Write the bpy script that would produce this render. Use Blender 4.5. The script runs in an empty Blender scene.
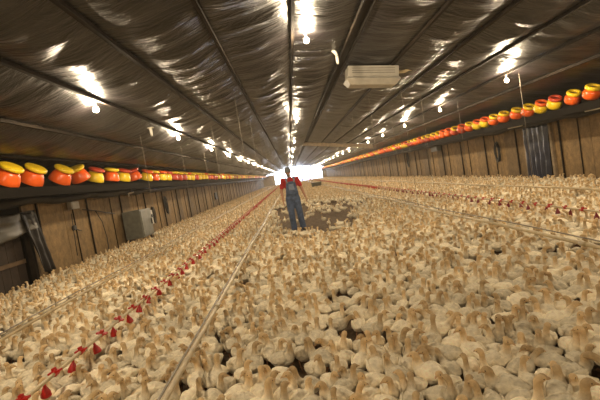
import bpy, bmesh, math, random
import numpy as np
from mathutils import Vector, Matrix, noise

PI = math.pi
S = bpy.context.scene
C = S.collection
random.seed(7)
RNG = np.random.default_rng(11)

# ------------------------------------------------------------------ camera, world, exposure
F = 420.0
CAM_H = 1.5
cam = bpy.data.cameras.new('camera')
cam.sensor_fit = 'HORIZONTAL'
cam.sensor_width = 36.0
cam.lens = 36.0 * F / 600.0
cam.clip_end = 500
cam_o = bpy.data.objects.new('camera', cam)
C.objects.link(cam_o)
VPX, VPY, ROLL = 290.0, 177.0, math.radians(9.5)
d = Vector((VPX - 300, 200 - VPY, -F)).normalized()            # world +Y seen from the camera
a = Vector((-math.sin(ROLL), math.cos(ROLL), 0))
up = (a - a.dot(d) * d).normalized()
rt = d.cross(up)
m = Matrix((rt, d, up)).to_4x4()
m.translation = Vector((0, 0, CAM_H))
cam_o.matrix_world = m
S.camera = cam_o

S.view_settings.view_transform = 'Standard'
S.view_settings.look = 'None'
S.view_settings.gamma = 1.0
S.view_settings.use_curve_mapping = False
S.view_settings.exposure = 0.52

w = bpy.data.worlds.new('world')
S.world = w
w.use_nodes = True
wn = w.node_tree.nodes
wn['Background'].inputs[0].default_value = (0.72, 0.82, 1.0, 1)
wn['Background'].inputs[1].default_value = 12.0

LAMP_W = 215.0
LAMP_COL = (1.0, 0.80, 0.54)
HAZE = 0.0016

# hall dimensions (m): X across, Y along, Z up
XL, XR = -6.1, 8.25
XC, ZR, SLOPE = 1.05, 4.0, 0.2
Y0, Y1 = -7.0, 95.0
WALLTOP = 1.93


def roof_z(x):
    return ZR - SLOPE * abs(x - XC)


# ------------------------------------------------------------------ helpers
def link(name, me, parent=None):
    o = bpy.data.objects.new(name, me)
    C.objects.link(o)
    if parent:
        o.parent = parent
    return o


def tag(o, label=None, cat=None, group=None, kind=None):
    if label: o['label'] = label
    if cat: o['category'] = cat
    if group: o['group'] = group
    if kind: o['kind'] = kind
    return o


def thing(name, label, cat, loc=(0, 0, 0), rz=0.0, group=None):
    o = bpy.data.objects.new(name, None)
    o.empty_display_size = 0.1
    C.objects.link(o)
    o.location = loc
    o.rotation_euler = (0, 0, rz)
    return tag(o, label, cat, group)


def obj(name, bm, mat, parent=None, smooth=False, bevel=0):
    me = bpy.data.meshes.new(name)
    bmesh.ops.recalc_face_normals(bm, faces=bm.faces)
    bm.to_mesh(me)
    bm.free()
    if smooth:
        me.polygons.foreach_set('use_smooth', [True] * len(me.polygons))
    me.materials.append(mat)
    o = link(name, me, parent)
    if bevel:
        b = o.modifiers.new('bevel', 'BEVEL')
        b.width = bevel
        b.segments = 2
    return o


def box(bm, c, s, rot=None):
    r = bmesh.ops.create_cube(bm, size=1.0)
    for v in r['verts']:
        p = Vector((v.co.x * s[0], v.co.y * s[1], v.co.z * s[2]))
        if rot is not None:
            p = rot @ p
        v.co = p + Vector(c)
    return r['verts']


def tube(bm, pts, rad, seg=8, cap=True):
    """Tube through points; rad number or list."""
    pts = [Vector(p) for p in pts]
    rads = rad if isinstance(rad, (list, tuple)) else [rad] * len(pts)
    rings = []
    ref = None
    for i, p in enumerate(pts):
        t = (pts[min(i + 1, len(pts) - 1)] - pts[max(i - 1, 0)]).normalized()
        if ref is None:
            ref = Vector((0, 0, 1)) if abs(t.z) < 0.9 else Vector((1, 0, 0))
        s = t.cross(ref).normalized()
        n = s.cross(t).normalized()
        ref = n
        rings.append([bm.verts.new(p + rads[i] * (math.cos(2 * PI * k / seg) * s + math.sin(2 * PI * k / seg) * n)) for k in range(seg)])
    for r0, r1 in zip(rings, rings[1:]):
        for k in range(seg):
            bm.faces.new((r0[k], r0[(k + 1) % seg], r1[(k + 1) % seg], r1[k]))
    if cap:
        bm.faces.new(rings[0])
        bm.faces.new(list(reversed(rings[-1])))


def lathe(bm, prof, seg=24, closed=False):
    rings = [[bm.verts.new((r * math.cos(2 * PI * k / seg), r * math.sin(2 * PI * k / seg), z)) for k in range(seg)] for r, z in prof]
    pairs = list(zip(rings, rings[1:])) + ([(rings[-1], rings[0])] if closed else [])
    for r0, r1 in pairs:
        for k in range(seg):
            bm.faces.new((r0[k], r0[(k + 1) % seg], r1[(k + 1) % seg], r1[k]))
    if not closed:
        if prof[0][0] > 1e-4: bm.faces.new(rings[0])
        if prof[-1][0] > 1e-4: bm.faces.new(list(reversed(rings[-1])))


def mat(name, col, rough=0.6, metal=0.0, spec=0.5, noise_scale=None, noise_amt=0.3, bump=0.0, bump_scale=60, emit=None, coat=0.0, stretch=None):
    mt = bpy.data.materials.new(name)
    mt.use_nodes = True
    nt = mt.node_tree
    N, L = nt.nodes, nt.links
    b = N['Principled BSDF']
    b.inputs['Base Color'].default_value = (*col, 1)
    b.inputs['Roughness'].default_value = rough
    b.inputs['Metallic'].default_value = metal
    b.inputs['Specular IOR Level'].default_value = spec
    b.inputs['Coat Weight'].default_value = coat
    tc = N.new('ShaderNodeTexCoord')
    src = tc.outputs['Object']
    if stretch:
        mp = N.new('ShaderNodeMapping')
        mp.inputs['Scale'].default_value = stretch
        L.new(src, mp.inputs['Vector'])
        src = mp.outputs[0]
    if noise_scale:
        n = N.new('ShaderNodeTexNoise')
        n.inputs['Scale'].default_value = noise_scale
        n.inputs['Detail'].default_value = 5
        L.new(src, n.inputs['Vector'])
        r = N.new('ShaderNodeValToRGB')
        r.color_ramp.elements[0].position = 0.3
        r.color_ramp.elements[1].position = 0.7
        r.color_ramp.elements[0].color = (*[c * (1 - noise_amt) for c in col], 1)
        r.color_ramp.elements[1].color = (*[min(1, c * (1 + noise_amt)) for c in col], 1)
        L.new(n.outputs['Fac'], r.inputs[0])
        L.new(r.outputs[0], b.inputs['Base Color'])
    if bump:
        n2 = N.new('ShaderNodeTexNoise')
        n2.inputs['Scale'].default_value = bump_scale
        n2.inputs['Detail'].default_value = 4
        L.new(src, n2.inputs['Vector'])
        bp = N.new('ShaderNodeBump')
        bp.inputs['Strength'].default_value = bump
        bp.inputs['Distance'].default_value = 0.02
        L.new(n2.outputs['Fac'], bp.inputs['Height'])
        L.new(bp.outputs[0], b.inputs['Normal'])
    if emit:
        b.inputs['Emission Color'].default_value = (*emit[0], 1)
        b.inputs['Emission Strength'].default_value = emit[1]
    return mt


# ------------------------------------------------------------------ materials
M = {}
M['litter'] = mat('litter', (0.15, 0.10, 0.058), 0.95, noise_scale=9, noise_amt=0.45, bump=0.9, bump_scale=45)
M['dark_wood'] = mat('dark_wood', (0.02, 0.014, 0.009), 0.85, spec=0.15, noise_scale=6, noise_amt=0.4, bump=0.3, stretch=(1, .1, 1))
M['batten'] = mat('batten', (0.24, 0.18, 0.11), 0.8, noise_scale=6, noise_amt=0.3)
M['black_gap'] = mat('black_gap', (0.010, 0.008, 0.006), 0.9, spec=0.08)
M['tarp'] = mat('tarp', (0.012, 0.010, 0.010), 0.45, spec=0.25, noise_scale=3, noise_amt=0.5, bump=0.8, bump_scale=6, stretch=(1, .4, 1))
M['blue_tarp'] = mat('blue_tarp', (0.018, 0.022, 0.04), 0.3, noise_scale=3, noise_amt=0.4)
M['grey_tarp'] = mat('grey_tarp', (0.055, 0.047, 0.035), 0.45, noise_scale=4, noise_amt=0.4)
M['orange'] = mat('orange_plastic', (0.88, 0.13, 0.014), 0.28, noise_scale=5, noise_amt=0.12)
M['red_dull'] = mat('dull_red_plastic', (0.55, 0.06, 0.02), 0.35, noise_scale=6, noise_amt=0.2)
M['yellow'] = mat('yellow_plastic', (0.88, 0.60, 0.02), 0.28, noise_scale=5, noise_amt=0.12)
M['red'] = mat('red_plastic', (0.46, 0.012, 0.010), 0.35)
M['darkred'] = mat('dark_red_plastic', (0.20, 0.010, 0.014), 0.35)
M['pvc'] = mat('weathered_pvc', (0.48, 0.38, 0.22), 0.4, noise_scale=8, noise_amt=0.25)
M['white_metal'] = mat('white_metal', (0.42, 0.39, 0.33), 0.5, noise_scale=6, noise_amt=0.12)
M['white'] = mat('white_plastic', (0.75, 0.72, 0.64), 0.4)
M['grey_metal'] = mat('grey_metal', (0.17, 0.17, 0.14), 0.45, metal=0.3, noise_scale=7, noise_amt=0.2)
M['black_rubber'] = mat('black_rubber', (0.015, 0.014, 0.013), 0.6)
M['galv'] = mat('galvanised_wire', (0.22, 0.19, 0.15), 0.45, metal=0.5)
M['bulb'] = mat('bulb_glass', (0.9, 0.85, 0.7), 0.3, emit=(LAMP_COL, 30))
M['skin'] = mat('skin', (0.48, 0.24, 0.14), 0.55)
M['tshirt'] = mat('red_cotton', (0.42, 0.02, 0.02), 0.85, noise_scale=12, noise_amt=0.2, bump=0.5, bump_scale=14)
M['denim'] = mat('denim', (0.08, 0.115, 0.20), 0.85, noise_scale=14, noise_amt=0.35, bump=0.6, bump_scale=13)
M['denim_light'] = mat('denim_trim', (0.20, 0.25, 0.35), 0.85, noise_scale=20, noise_amt=0.2)
M['cap'] = mat('cap_cloth', (0.18, 0.19, 0.20), 0.8, noise_scale=30, noise_amt=0.3)
M['beard'] = mat('beard_hair', (0.26, 0.20, 0.15), 0.8, noise_scale=60, noise_amt=0.4, bump=0.6)
M['boot'] = mat('boot_leather', (0.035, 0.025, 0.02), 0.6, noise_scale=12)
M['eye'] = mat('eye_dark', (0.01, 0.01, 0.01), 0.2)
M['beak'] = mat('beak_horn', (0.55, 0.36, 0.19), 0.45)
M['legskin'] = mat('bird_leg', (0.42, 0.22, 0.12), 0.6)
M['outside'] = mat('outside_gravel', (0.5, 0.48, 0.44), 0.9, noise_scale=1)
M['brass'] = mat('brass', (0.5, 0.33, 0.12), 0.35, metal=0.8)


def plywood():
    mt = bpy.data.materials.new('plywood_panels')
    mt.use_nodes = True
    nt = mt.node_tree; N, L = nt.nodes, nt.links
    b = N['Principled BSDF']
    b.inputs['Roughness'].default_value = 0.75
    g = N.new('ShaderNodeTexCoord')
    sp = N.new('ShaderNodeSeparateXYZ'); L.new(g.outputs['Object'], sp.inputs[0])
    dv = N.new('ShaderNodeMath'); dv.operation = 'DIVIDE'; dv.inputs[1].default_value = 1.22; L.new(sp.outputs['Y'], dv.inputs[0])
    fl = N.new('ShaderNodeMath'); fl.operation = 'FLOOR'; L.new(dv.outputs[0], fl.inputs[0])
    wnz = N.new('ShaderNodeTexWhiteNoise'); wnz.noise_dimensions = '1D'; L.new(fl.outputs[0], wnz.inputs['W'])
    mp = N.new('ShaderNodeMapping'); mp.inputs['Scale'].default_value = (1, 1, 0.7); L.new(g.outputs['Object'], mp.inputs[0])
    n = N.new('ShaderNodeTexNoise'); n.inputs['Scale'].default_value = 7; n.inputs['Detail'].default_value = 9; n.inputs['Roughness'].default_value = 0.8
    L.new(mp.outputs[0], n.inputs['Vector'])
    ramp = N.new('ShaderNodeValToRGB')
    e = ramp.color_ramp.elements
    e[0].position = 0.3; e[0].color = (0.085, 0.050, 0.017, 1)
    e[1].position = 0.72; e[1].color = (0.34, 0.215, 0.085, 1)
    L.new(n.outputs['Fac'], ramp.inputs[0])
    ma = N.new('ShaderNodeMapRange'); ma.inputs['To Min'].default_value = 0.62; ma.inputs['To Max'].default_value = 1.2
    L.new(wnz.outputs['Value'], ma.inputs['Value'])
    mx = N.new('ShaderNodeVectorMath'); mx.operation = 'SCALE'; L.new(ramp.outputs[0], mx.inputs[0]); L.new(ma.outputs[0], mx.inputs['Scale'])
    L.new(mx.outputs[0], b.inputs['Base Color'])
    n2 = N.new('ShaderNodeTexNoise'); n2.inputs['Scale'].default_value = 30; L.new(g.outputs['Object'], n2.inputs['Vector'])
    bp = N.new('ShaderNodeBump'); bp.inputs['Strength'].default_value = 0.35; bp.inputs['Distance'].default_value = 0.01
    L.new(n2.outputs['Fac'], bp.inputs['Height']); L.new(bp.outputs[0], b.inputs['Normal'])
    return mt


def ceiling_film():
    mt = bpy.data.materials.new('ceiling_film')
    mt.use_nodes = True
    nt = mt.node_tree; N, L = nt.nodes, nt.links
    b = N['Principled BSDF']
    g = N.new('ShaderNodeTexCoord')
    n = N.new('ShaderNodeTexNoise'); n.inputs['Scale'].default_value = 1.3; n.inputs['Detail'].default_value = 8; n.inputs['Roughness'].default_value = 0.65
    L.new(g.outputs['Object'], n.inputs['Vector'])
    r = N.new('ShaderNodeValToRGB')
    r.color_ramp.elements[0].position = 0.3; r.color_ramp.elements[0].color = (0.0035, 0.003, 0.0035, 1)
    r.color_ramp.elements[1].position = 0.75; r.color_ramp.elements[1].color = (0.016, 0.013, 0.014, 1)
    L.new(n.outputs['Fac'], r.inputs[0]); L.new(r.outputs[0], b.inputs['Base Color'])
    b.inputs['Metallic'].default_value = 0.0
    b.inputs['Roughness'].default_value = 0.40
    b.inputs['Specular IOR Level'].default_value = 0.42
    mp = N.new('ShaderNodeMapping'); mp.inputs['Scale'].default_value = (1.0, 3.4, 1); L.new(g.outputs['Object'], mp.inputs[0])
    n2 = N.new('ShaderNodeTexNoise'); n2.inputs['Scale'].default_value = 1.6; n2.inputs['Detail'].default_value = 6; n2.inputs['Distortion'].default_value = 1.4
    L.new(mp.outputs[0], n2.inputs['Vector'])
    n3 = N.new('ShaderNodeTexNoise'); n3.inputs['Scale'].default_value = 16; n3.inputs['Detail'].default_value = 4
    L.new(g.outputs['Object'], n3.inputs['Vector'])
    ad = N.new('ShaderNodeMath'); ad.operation = 'MULTIPLY_ADD'; ad.inputs[1].default_value = 0.14
    L.new(n3.outputs['Fac'], ad.inputs[0]); L.new(n2.outputs['Fac'], ad.inputs[2])
    bp = N.new('ShaderNodeBump'); bp.inputs['Strength'].default_value = 0.55; bp.inputs['Distance'].default_value = 0.07
    L.new(ad.outputs[0], bp.inputs['Height']); L.new(bp.outputs[0], b.inputs['Normal'])
    return mt


def plumage():
    """down colour from the 'tint' attribute: R = how yellow-tan (neck, head), G = per-bird variation"""
    mt = bpy.data.materials.new('poult_plumage')
    mt.use_nodes = True
    nt = mt.node_tree; N, L = nt.nodes, nt.links
    b = N['Principled BSDF']
    b.inputs['Roughness'].default_value = 0.85
    b.inputs['Specular IOR Level'].default_value = 0.2
    at = N.new('ShaderNodeAttribute'); at.attribute_name = 'tint'
    sp = N.new('ShaderNodeSeparateColor'); L.new(at.outputs['Color'], sp.inputs[0])
    g = N.new('ShaderNodeTexCoord')
    n = N.new('ShaderNodeTexNoise'); n.inputs['Scale'].default_value = 28; n.inputs['Detail'].default_value = 4
    L.new(g.outputs['Object'], n.inputs['Vector'])
    mx = N.new('ShaderNodeMix'); mx.data_type = 'RGBA'
    mx.inputs['A'].default_value = (0.93, 0.83, 0.63, 1)
    mx.inputs['B'].default_value = (0.68, 0.49, 0.27, 1)
    L.new(sp.outputs['Red'], mx.inputs['Factor'])
    ma = N.new('ShaderNodeMath'); ma.operation = 'MULTIPLY_ADD'; ma.inputs[1].default_value = 0.7; ma.inputs[2].default_value = 0.32
    L.new(n.outputs['Fac'], ma.inputs[0])
    m2 = N.new('ShaderNodeMath'); m2.operation = 'MULTIPLY_ADD'; m2.inputs[1].default_value = 0.42
    L.new(sp.outputs['Green'], m2.inputs[0]); L.new(ma.outputs[0], m2.inputs[2])
    sc = N.new('ShaderNodeVectorMath'); sc.operation = 'SCALE'; L.new(mx.outputs['Result'], sc.inputs[0]); L.new(m2.outputs[0], sc.inputs['Scale'])
    L.new(sc.outputs[0], b.inputs['Base Color'])
    bp = N.new('ShaderNodeBump'); bp.inputs['Strength'].default_value = 0.9; bp.inputs['Distance'].default_value = 0.016
    L.new(n.outputs['Fac'], bp.inputs['Height']); L.new(bp.outputs[0], b.inputs['Normal'])
    return mt


M['ply'] = plywood()
M['film'] = ceiling_film()
M['plumage'] = plumage()

# ------------------------------------------------------------------ the hall: floor, walls, ceiling
# litter floor with gentle undulation
bm = bmesh.new()
ys = [Y0] + [y * 0.5 for y in range(-12, 80)] + list(range(40, 96, 5))
xs = [XL - .4 + (XR - XL + .8) * i / 40 for i in range(41)]
grid = [[bm.verts.new((x, y, 0.02 * noise.noise(Vector((x * 1.3, y * 1.3, 0))) - 0.012)) for x in xs] for y in ys]
for j in range(len(ys) - 1):
    for i in range(40):
        bm.faces.new((grid[j][i], grid[j][i + 1], grid[j + 1][i + 1], grid[j + 1][i]))
tag(obj('floor', bm, M['litter'], smooth=True), 'brown litter floor of the poultry hall', kind='structure')


def side_wall(name, x, inward, openings, label):
    """plywood sheets between floor and WALLTOP with dark seams and battens; openings = [(y0, y1, ztop)]"""
    bm = bmesh.new()
    y = Y0
    while y < Y1 - 0.01:
        y2 = min(y + 1.22, Y1)
        segs = [(y, y2)]
        for (a0, a1, zt) in openings:
            new = []
            for (s0, s1) in segs:
                if s1 <= a0 or s0 >= a1:
                    new.append((s0, s1))
                else:
                    if s0 < a0: new.append((s0, a0))
                    if s1 > a1: new.append((a1, s1))
            segs = new
        for (s0, s1) in segs:
            if s1 - s0 > 0.03:
                box(bm, (x - inward * 0.03, (s0 + s1) / 2, WALLTOP / 2), (0.05, s1 - s0 - 0.014, WALLTOP))
        y = y2
    o = obj(name, bm, M['ply'])
    tag(o, label, kind='structure')
    bm = bmesh.new()                                                # outer skin behind the seams, full height to the eaves
    yy = Y0
    for (a0, a1, zt) in sorted(openings) + [(Y1, Y1, 0)]:
        box(bm, (x - inward * 0.09, (yy + a0) / 2, 1.35), (0.05, a0 - yy, 2.7))
        yy = a1
    for (a0, a1, zt) in openings:
        box(bm, (x - inward * 0.09, (a0 + a1) / 2, (zt + 2.7) / 2), (0.05, a1 - a0, 2.7 - zt))
    box(bm, (x - inward * 0.28, (Y0 + Y1) / 2, 1.35), (0.05, Y1 - Y0, 2.7))
    obj('outer_skin', bm, M['black_gap'], o)
    bm = bmesh.new()
    k = 0
    y = Y0
    while y < Y1:
        if not any(a0 - .1 < y < a1 + .1 for a0, a1, _ in openings):
            if k % 2 == 0:
                box(bm, (x + inward * 0.02, y + 0.05, WALLTOP / 2), (0.04, 0.045, WALLTOP))
            else:
                box(bm, (x + inward * 0.01, y + 0.45, WALLTOP / 2), (0.02, 0.03, WALLTOP))
        k += 1
        y += 1.22
    obj('batten', bm, M['dark_wood'], o)
    return o


LD = (7.05, 9.6, 1.62)      # doorway on the left wall
RD = (12.95, 14.4, 1.9)     # doorway on the right wall
wl = side_wall('wall_left', XL, 1, [LD], 'brown plywood panelled side wall left of the flock')
wr = side_wall('wall_right', XR, -1, [RD], 'brown plywood panelled side wall right of the flock')

# end wall far away with a wide open doorway to daylight, and the wall behind the camera
bm = bmesh.new()
box(bm, ((XL - 3.4) / 2, Y1, 1.3), (-3.4 - XL, 0.2, 2.6))
box(bm, ((XR + 7.3) / 2, Y1, 1.3), (XR - 7.3, 0.2, 2.6))
for xx in (0.6, 2.6, 4.5):
    box(bm, (xx, Y1, 1.5), (0.22, 0.2, 3.0))
box(bm, (2, Y1, 3.85), (15, 0.2, 0.6))
tag(obj('wall_end', bm, M['batten']), 'far end wall with wide bright openings', kind='structure')
bm = bmesh.new()
box(bm, (3.55, Y1 + .05, 1.6), (1.8, 0.01, 3.1))
sheet = mat('pale_violet_sheet', (0.62, 0.58, 0.80), .5)
sheet.node_tree.nodes['Principled BSDF'].inputs['Transmission Weight'].default_value = .6
tag(obj('window_1', bm, sheet), 'pale violet plastic sheet panel in the far bright opening', kind='structure')
bm = bmesh.new()
box(bm, (1, Y0, 2), (15, 0.2, 4.2))
tag(obj('wall_back', bm, M['ply']), 'plywood wall behind the viewer', kind='structure')
bm = bmesh.new()
box(bm, (1, Y1 + 40, -0.1), (90, 80, 0.1))
tag(obj('ground_outside', bm, M['outside']), 'pale gravel outside the far end', kind='structure')

# ceiling film sagging between the purlins
PUR = [XL - .05, -5.1, -3.93, -2.79, -1.80, -0.73, 0.43, 1.55, 2.72, 3.65, 4.57, 5.47, 6.5, XR + .05]
yv = []
y = Y0
while y < Y1:
    yv.append(y)
    y += 0.10 if y < 14 else (0.2 if y < 30 else 0.5)
yv.append(Y1)
NA = 12
V, Fc = [], []
for b_ in range(len(PUR) - 1):
    x0, x1 = PUR[b_], PUR[b_ + 1]
    base = len(V)
    for y in yv:
        for k in range(NA + 1):
            t = k / NA
            x = x0 + (x1 - x0) * t
            e = math.sin(PI * t)
            z = roof_z(x0) * (1 - t) + roof_z(x1) * t
            far = min(1, max(0, (y - 16) / 20))
            sag = 0.10 * far * (1.4 if x0 < XC else 0.5) * (1 + math.sin(y * .45 + x0)) + 0.05 + 0.07 * noise.noise(Vector((x0, y * 0.35, 2.0))) + 0.03
            if b_ in (0, 11, 12): sag *= .1
            wr_ = 0.045 * noise.noise(Vector((x * 0.9, y * 3.2, 5.0))) + 0.03 * noise.noise(Vector((x * 2.2 + y * 0.6, y * 1.3, 9.0)))
            ed = 0.02 * noise.noise(Vector((x0 * 3, y * 6, 1.0)))
            V.append((x, y, z - sag * e + wr_ * e * 1.1 + ed * (1 - e)))
    n1 = NA + 1
    for j in range(len(yv) - 1):
        for k in range(NA):
            q = base + j * n1 + k
            Fc.append((q, q + 1, q + n1 + 1, q + n1))
me = bpy.data.meshes.new('ceiling')
me.from_pydata(V, [], Fc)
me.polygons.foreach_set('use_smooth', [True] * len(me.polygons))
me.materials.append(M['film'])
ceil_o = tag(link('ceiling', me), 'dark wrinkled plastic film ceiling', kind='structure')

bm = bmesh.new()                                                    # solid roof above the film
for sx, xe in ((-1, XL - .3), (1, XR + .3)):
    vs = [bm.verts.new(p) for p in ((XC, Y0 - .2, ZR + .25), (XC, Y1 + .2, ZR + .25), (xe, Y1 + .2, roof_z(xe) + .25), (xe, Y0 - .2, roof_z(xe) + .25))]
    bm.faces.new(vs)
r = bmesh.ops.solidify(bm, geom=bm.faces[:], thickness=0.05)
tag(obj('roof', bm, M['black_gap']), 'roof deck above the film', kind='structure')

for i, x in enumerate(PUR[1:-1]):
    bm = bmesh.new()
    z = roof_z(x) - 0.01
    if i == 6:                                                       # wide board beside the ridge
        box(bm, (x, (Y0 + Y1) / 2, z - 0.03), (0.17, Y1 - Y0, 0.05))
        box(bm, (x - 0.085, (Y0 + Y1) / 2, z - 0.075), (0.035, Y1 - Y0, 0.05))
        box(bm, (x + 0.085, (Y0 + Y1) / 2, z - 0.075), (0.035, Y1 - Y0, 0.05))
    else:
        box(bm, (x, (Y0 + Y1) / 2, z - 0.02), (0.05, Y1 - Y0, 0.06))
    tag(obj('trim_%d' % (i + 1), bm, M['dark_wood']), kind='structure')

bm = bmesh.new()
for s_, xe in ((1, 6.4),):
    p0, p1 = Vector((XC, 31, roof_z(XC) - .2)), Vector((xe, 31, roof_z(xe) - .2))
    box(bm, (p0 + p1) / 2, ((p1 - p0).length, .12, .26), Matrix.Rotation(s_ * math.atan(SLOPE), 3, 'Y'))
tag(obj('trim_crossbeam', bm, M['batten']), kind='structure')

# eaves ledge the feeders stand on + dark tarp rolled along the wall top
LEDGE = 2.22
LEDGE_R = 2.08
for side, xw, inn in (('left', XL, 1), ('right', XR, -1)):
    LZ = LEDGE - .09 if inn > 0 else LEDGE_R
    bm = bmesh.new()
    box(bm, (xw + inn * 0.58, (Y0 + Y1) / 2, LZ - 0.06), (1.16, Y1 - Y0, 0.12))
    box(bm, (xw + inn * 1.13, (Y0 + Y1) / 2, LZ - 0.10), (0.05, Y1 - Y0, 0.17))
    tag(obj('trim_ledge_' + side, bm, M['black_gap']), kind='structure')
    # sagging roll
    V, Fc = [], []
    seg = 10
    yy = np.concatenate([np.arange(Y0 + .1, 30, 0.3), np.arange(30, Y1 - .1, 1.0)])
    for y in yy:
        sag = 0.05 * abs(math.sin(y * PI / 2.44)) + 0.05 * noise.noise(Vector((y, xw, 0)))
        for k in range(seg):
            an = 2 * PI * k / seg
            rr = 0.115 + 0.03 * noise.noise(Vector((y * 1.2, k * 1.3, xw)))
            V.append((xw + inn * (0.22 + rr * math.cos(an)), y, 1.98 - sag + rr * 1.1 * math.sin(an)))
    for j in range(len(yy) - 1):
        for k in range(seg):
            q = j * seg
            Fc.append((q + k, q + (k + 1) % seg, q + seg + (k + 1) % seg, q + seg + k))
    me = bpy.data.meshes.new('rolled_tarp')
    me.from_pydata(V, [], Fc)
    me.polygons.foreach_set('use_smooth', [True] * len(me.polygons))
    me.materials.append(M['tarp'])
    tag(link('rolled_tarp', me), 'black plastic tarp rolled up along the top of the %s wall' % side, 'tarp', 'rolled tarps under the eaves')

# thin dust haze filling the hall
if HAZE:
    bm = bmesh.new()
    box(bm, ((XL + XR) / 2, (Y0 + Y1) / 2, 2.4), (XR - XL + 3, Y1 - Y0 + 4, 5.2))
    hz = bpy.data.materials.new('dust_haze')
    hz.use_nodes = True
    nt = hz.node_tree
    nt.nodes.remove(nt.nodes['Principled BSDF'])
    vs = nt.nodes.new('ShaderNodeVolumeScatter')
    vs.inputs['Color'].default_value = (1, 0.93, 0.82, 1)
    vs.inputs['Density'].default_value = HAZE
    vs.inputs['Anisotropy'].default_value = 0.6
    nt.links.new(vs.outputs[0], nt.nodes['Material Output'].inputs['Volume'])
    h = obj('dust_haze', bm, hz)
    tag(h, 'thin dusty haze hanging in the hall air', 'haze', kind='stuff')

# ------------------------------------------------------------------ lamps
def ico(bm, c, r, sub=2, s=(1, 1, 1)):
    q = bmesh.ops.create_icosphere(bm, subdivisions=sub, radius=r)
    for v in q['verts']:
        v.co = Vector((v.co.x * s[0], v.co.y * s[1], v.co.z * s[2])) + Vector(c)


lamp_light = bpy.data.lights.new('lamp_glow', 'POINT')
lamp_light.energy = LAMP_W
lamp_light.color = LAMP_COL
lamp_light.shadow_soft_size = 0.08
lamp_meshes = {}


def ceiling_lamp(x, y, z, label, group, power=None):
    drop = roof_z(x) - 0.05 - z
    root = thing('hanging_bulb_lamp', label, 'lamp', (x, y, z), 0, group)
    key = round(drop, 3)
    if key not in lamp_meshes:
        b1 = bmesh.new(); ico(b1, (0, 0, 0), 0.05, 2); tube(b1, [(0, 0, 0.035), (0, 0, 0.055)], [0.024, 0.015])
        me1 = bpy.data.meshes.new('bulb'); b1.to_mesh(me1); b1.free(); me1.materials.append(M['bulb'])
        b2 = bmesh.new(); tube(b2, [(0, 0, 0.055), (0, 0, 0.07), (0, 0, 0.12), (0, 0, 0.14)], [0.02, 0.024, 0.022, 0.008], 12)
        me2 = bpy.data.meshes.new('socket'); b2.to_mesh(me2); b2.free(); me2.materials.append(M['white'])
        b3 = bmesh.new(); tube(b3, [(0, 0, 0.14), (0, 0, drop)], 0.004, 6)
        me3 = bpy.data.meshes.new('cord'); b3.to_mesh(me3); b3.free(); me3.materials.append(M['black_rubber'])
        lamp_meshes[key] = (me1, me2, me3)
    for nm, me_ in zip(('bulb', 'socket', 'cord'), lamp_meshes[key]):
        link(nm, me_, root)
    L_ = bpy.data.objects.new('bulb_glow', lamp_light)
    C.objects.link(L_)
    L_.parent = root
    return root


ORD = ['nearest', 'second', 'third', 'fourth', 'fifth']
rows = (('left', -2.9, 3.08, 1.9, 5.0, 'row above the left pipes'), ('middle', 0.65, 3.72, -3.2, 10.4, 'middle row near the ridge'), ('right', 5.4, 2.90, 5.5, 4.4, 'row above the right pipes'))
for nm, x, z, ys_, dy, txt in rows:
    y = ys_ - (dy if nm != 'middle' else 0)
    first = {'left': 6.9, 'middle': 7.2, 'right': 9.9}[nm]
    while y < Y1 - 3:
        k = int(round((y - first) / dy))
        if 0 <= k < 3:
            lb = 'bare glowing bulb on a cord, %s in view in the %s' % (ORD[k], txt)
        elif k < 0:
            lb = 'bare glowing bulb of the %s, behind the view' % txt
        else:
            lb = 'small distant glowing bulb deep in the %s' % txt
        ceiling_lamp(x, y, z, lb, 'bare bulbs of the ' + txt)
        y += dy

# ------------------------------------------------------------------ box heater under the ceiling
hx, hy, hz_ = 2.25, 9.85, 3.5
t = thing('box_heater', 'pale grey metal box heater hanging under the dark ceiling', 'heater', (hx, hy, hz_), 0)
t.rotation_euler = (0, 0.15, 0)
bm = bmesh.new()
box(bm, (0, 0, 0.06), (1.16, 0.5, 0.24))
obj('housing', bm, M['white_metal'], t, bevel=0.015)
bm = bmesh.new()
prof = [(-0.56, -0.22, -0.06), (0.56, 0.22, -0.06)]
top = [bm.verts.new(p) for p in ((-.58, -.25, -.06), (.58, -.25, -.06), (.58, .25, -.06), (-.58, .25, -.06))]
mid = [bm.verts.new(p) for p in ((-.62, -.30, -.12), (.62, -.30, -.12), (.62, .30, -.12), (-.62, .30, -.12))]
bot = [bm.verts.new(p) for p in ((-.52, -.20, -.24), (.52, -.20, -.24), (.52, .20, -.24), (-.52, .20, -.24))]
for A, B in ((top, mid), (mid, bot)):
    for k in range(4):
        bm.faces.new((A[k], A[(k + 1) % 4], B[(k + 1) % 4], B[k]))
bm.faces.new(bot); bm.faces.new(top)
obj('hood', bm, M['white_metal'], t, bevel=0.008)
bm = bmesh.new()
for k in range(3):
    box(bm, (0, -0.252, 0.02 + .05 * k), (0.98, 0.012, 0.006))
obj('vent_slots', bm, M['black_gap'], t)
bm = bmesh.new()
tube(bm, [(0.58, 0, 0.08), (0.78, 0, 0.1), (0.86, 0, 0.14), (1.3, 0, 0.2)], 0.035, 10)
obj('gas_pipe', bm, M['pvc'], t)
for sx in (-.45, .45):
    bm = bmesh.new()
    tube(bm, [(sx, 0, 0.18), (sx, 0, roof_z(hx + sx) - hz_ - .03)], 0.008, 6)
    obj('hanger', bm, M['galv'], t)
bm = bmesh.new()
tube(bm, [(-.3, 0, .17), (-.3, 0, .24), (-.36, .0, .28)], 0.03, 8)
obj('knob', bm, M['black_rubber'], t)


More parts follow.
